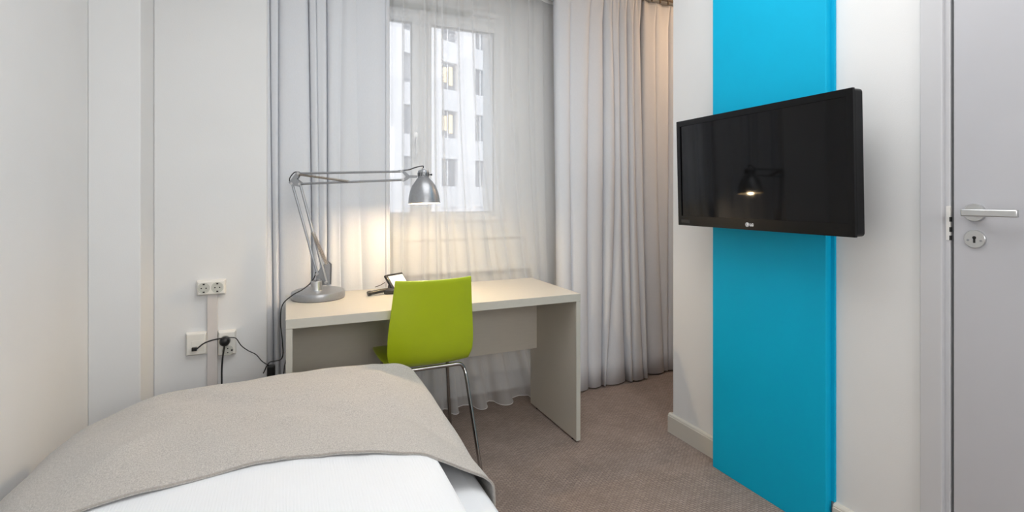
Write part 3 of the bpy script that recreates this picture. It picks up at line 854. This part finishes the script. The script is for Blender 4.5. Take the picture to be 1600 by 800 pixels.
s2 = thing('power_socket', 'cream double wall socket right of the trunking with a black plug in it', 'socket')
x0, x1 = sx(341.5), sx(369.5); z0, z1 = sz(355,552.5), sz(355,515)
link('faceplate', plate_box(x0, x1, z0, z1, .034), M['plastic'], s2, bevel=.002)
well(sx(357), sz(357,544.5), .0235, s2, .034, True)
px, pz = sx(353), sz(353,529)
well(px, pz, .0235, s2, .034, True)
# plugs and cables
pl = thing('data_cable', 'thin black data cable looping from the outlet to the right socket', 'cable')
bm = bmesh.new(); box(bm, jx-.011, jx+.009, YS-.050, YS-.031, jz-.008, jz+.007); link('plug', bm, M['black'], pl, bevel=.001)
def sp_(u, v, off=.06):
    y = YS-off; x = uX(u, y); return (x, y, hgt(v, x, y))
bm = bmesh.new(); tube(bm, [(jx+.008,YS-.045,jz), sp_(318,537,.055), sp_(330,532,.066), sp_(342,529.5,.078), sp_(348,529,.082)], .003, n=8); link('wire', bm, M['black'], pl)
pg = thing('power_plug', 'round black plug in the right socket with a cord hanging down', 'plug')
bm = bmesh.new(); lathe(bm, [(0,.0),(.019,.0),(.0215,.004),(.0215,.022),(.017,.032),(.008,.036),(0,.036)], 32, Matrix.Translation((px, YS-.0362, pz)) @ Ry)
link('body', bm, M['black'], pg, sharp=50)
bm = bmesh.new(); tube(bm, [(px, YS-.060, pz-.014), sp_(350,545,.062), sp_(347.5,562,.055), sp_(346.5,580,.05), sp_(346.5,598,.05), sp_(346,640,.05), sp_(345,720,.04)], .0038, n=8); link('cord', bm, M['black'], pg)
ad = thing('power_adapter', 'small black power adapter hanging beside the desk\'s left leg', 'adapter')
def ap(u, v, y=2.60): x = uX(u, y); return Vector((x, y, hgt(v, x, y)))
c = ap(424, 578)
bm = B(c.x-.018, c.x+.016, c.y-.018, c.y+.018, c.z-.035, c.z+.022)
link('body', bm, M['black'], ad, bevel=.005)
bm = bmesh.new(); tube(bm, [sp_(356,528,.070), sp_(362,527.5,.078), sp_(369,529,.075), sp_(377,540,.07), sp_(388,548,.075), sp_(400,554,.085), sp_(409,564,.10), ap(418,570), ap(422,573)], .0022, n=8)
tube(bm, [ap(428,586), ap(437,590), ap(443,584), ap(444.5,572), ap(447,562)], .0024, n=8)
link('wire', bm, M['black'], ad)

# ------------------------------------------------------------------ building across the street
ang = R(90-68.6)               # facade direction, measured from +X towards +Y
FDX, FDY = cos(ang), sin(ang)
bl = thing('office_building', 'white office block with rows of dark windows seen through the window', 'building')
ZD = 34.0
def fpt(u, v, out=0):          # point on facade plane from photo pixel
    r = (u-800)/F; Xr, Yr = SY+r*CY, CY-r*SY          # ray (per unit depth)
    X0, Y0 = (SY + (703-800)/F*CY)*ZD, (CY-(703-800)/F*SY)*ZD
    nx, ny = -FDY, FDX
    t = (X0*nx+Y0*ny)/(Xr*nx+Yr*ny)
    return Xr*t, Yr*t, H-(v-308)/F*t
X0, Y0, _ = fpt(703, 308)
def fl(a, d_, z): return (X0+a*FDX - d_*-FDY*-1*0 + d_*(FDY), Y0+a*FDY - d_*FDX, z)   # a along facade, d_ towards us
def along(u):
    x, y, _ = fpt(u, 308); return (x-X0)*FDX+(y-Y0)*FDY
def fbox(bm, a0, a1, d0, d1, z0, z1):
    P = [bm.verts.new(fl(a, dd, z)) for a in (a0, a1) for dd in (d0, d1) for z in (z0, z1)]
    for f in ((0,1,3,2),(4,6,7,5),(0,4,5,1),(2,3,7,6),(0,2,6,4),(1,5,7,3)): bm.faces.new([P[i] for i in f])
a_c = {1: along(703.5), 2: along(754.5)}
pitch = a_c[2]-a_c[1]; wW = (along(716)-along(691))
zrow = lambda v: H-(v-308)/F*ZD
fh = (zrow(97)-zrow(172.5))
bm = bmesh.new(); fbox(bm, -30, 30, -12, -.35, -14, 26); link('wall', bm, M['facade'], bl)
bm = bmesh.new()
for k in range(-6, 8):         # piers between window columns
    fbox(bm, (k-.5)*pitch-(pitch-wW)/2, (k-.5)*pitch+(pitch-wW)/2, -.36, 0.0, -14, 26)
link('piers', bm, M['facade'], bl)
bm = bmesh.new()
for q in range(-5, 6):
    zb_ = zrow(97)+q*fh
    fbox(bm, -30, 30, -.36, -.06, zb_, zb_+fh-(zrow(97)-zrow(140)))
link('spandrels', bm, M['facadeband'], bl)
for q in range(-2, 4):
    for k in range(-3, 4):
        zt1 = zrow(97)+q*fh; zb1 = zt1-(zrow(97)-zrow(140)); a = k*pitch
        bm = bmesh.new(); fbox(bm, a-wW/2+.05, a+wW/2-.05, -.34, -.30, zb1+.03, zt1-.03); w = link('window', bm, M['extglass'], bl)
        bm = bmesh.new(); fbox(bm, a-.04, a+.04, -.30, -.26, zb1+.03, zt1-.03); link('window_bar', bm, M['facade'], w)
        if (k == 0 and q in (0, -1)) or (k == -2 and q == 0):
            bm = bmesh.new(); fbox(bm, a-.42, a-.10, -.29, -.25, zb1+.5, zt1-.35); fbox(bm, a+.12, a+.42, -.29, -.25, zb1+.35, zt1-.25); link('lit_lamp', bm, M['lit'], w)
struct('ground', B(-60, 60, 3.4, 80, -14.1, -14), M['extground'])

# ------------------------------------------------------------------ lights
def area(name, loc, size, power, col, rot=(0,0,0), sy=None):
    l = bpy.data.lights.new(name, 'AREA'); l.energy = power; l.color = col; l.size = size
    if sy: l.shape = 'RECTANGLE'; l.size_y = sy
    o = bpy.data.objects.new(name, l); COL.objects.link(o); o.location = loc; o.rotation_euler = rot; return o
area('ceiling_bounce_light', (.85, 1.05, 2.58), 1.5, 27, (1, 1, .99), sy=1.7)  # area light added under the ceiling, standing in for bounced flash
area('rear_fill_light', (.75, -2.2, 1.95), 1.7, 35, (1, 1, .99), rot=(R(84), 0, R(-4)), sy=.8)  # unseen fill added behind the camera to light the curtains frontally
p = bpy.data.lights.new('lamp_bulb_light', 'POINT'); p.energy = 12.5; p.color = (1, .74, .43); p.shadow_soft_size = .02
o = bpy.data.objects.new('lamp_bulb_light', p); COL.objects.link(o)
o.location = Vector((LB.x, LB.y, DZ)) + (tilt @ Vector((0,0,.014)))
p = bpy.data.lights.new('niche_lamp_light', 'POINT'); p.energy = 7; p.color = (1, .66, .40); p.shadow_soft_size = .08
o = bpy.data.objects.new('niche_lamp_light', p); COL.objects.link(o); o.location = (2.85, 2.45, 2.3)
pt_ = area('window_portal', (.69, 3.34, 1.72), 1.2, 1, (1,1,1), rot=(R(-90), 0, 0), sy=1.35); pt_.data.cycles.is_portal = True

w = bpy.data.worlds.new('overcast_sky'); bpy.context.scene.world = w; w.use_nodes = True
nt = w.node_tree; bg = nt.nodes['Background']
tc = nt.nodes.new('ShaderNodeTexCoord'); n = nt.nodes.new('ShaderNodeTexNoise'); n.inputs['Scale'].default_value = 2
rp = nt.nodes.new('ShaderNodeValToRGB'); rp.color_ramp.elements[0].color = (.90,.94,1,1); rp.color_ramp.elements[1].color = (.95,.97,1,1)
nt.links.new(tc.outputs['Generated'], n.inputs['Vector']); nt.links.new(n.outputs['Fac'], rp.inputs['Fac']); nt.links.new(rp.outputs['Color'], bg.inputs['Color'])
bg.inputs['Strength'].default_value = 1.7

# ------------------------------------------------------------------ camera
cam = bpy.data.cameras.new('camera'); co = bpy.data.objects.new('camera', cam); COL.objects.link(co)
co.location = (0, 0, H); co.rotation_euler = (R(90), 0, -YAW)
cam.sensor_width = 36; cam.lens = F/1600*36; cam.shift_y = -92/1600; cam.clip_start = .02
sc = bpy.context.scene; sc.camera = co
vs = sc.view_settings; vs.view_transform = 'Standard'; vs.look = 'None'; vs.gamma = 1; vs.use_curve_mapping = False; vs.exposure = 0
sc.cycles.use_denoising = True
sc.cycles.max_bounces = 10; sc.cycles.diffuse_bounces = 6; sc.cycles.transparent_max_bounces = 32; sc.cycles.sample_clamp_indirect = 6
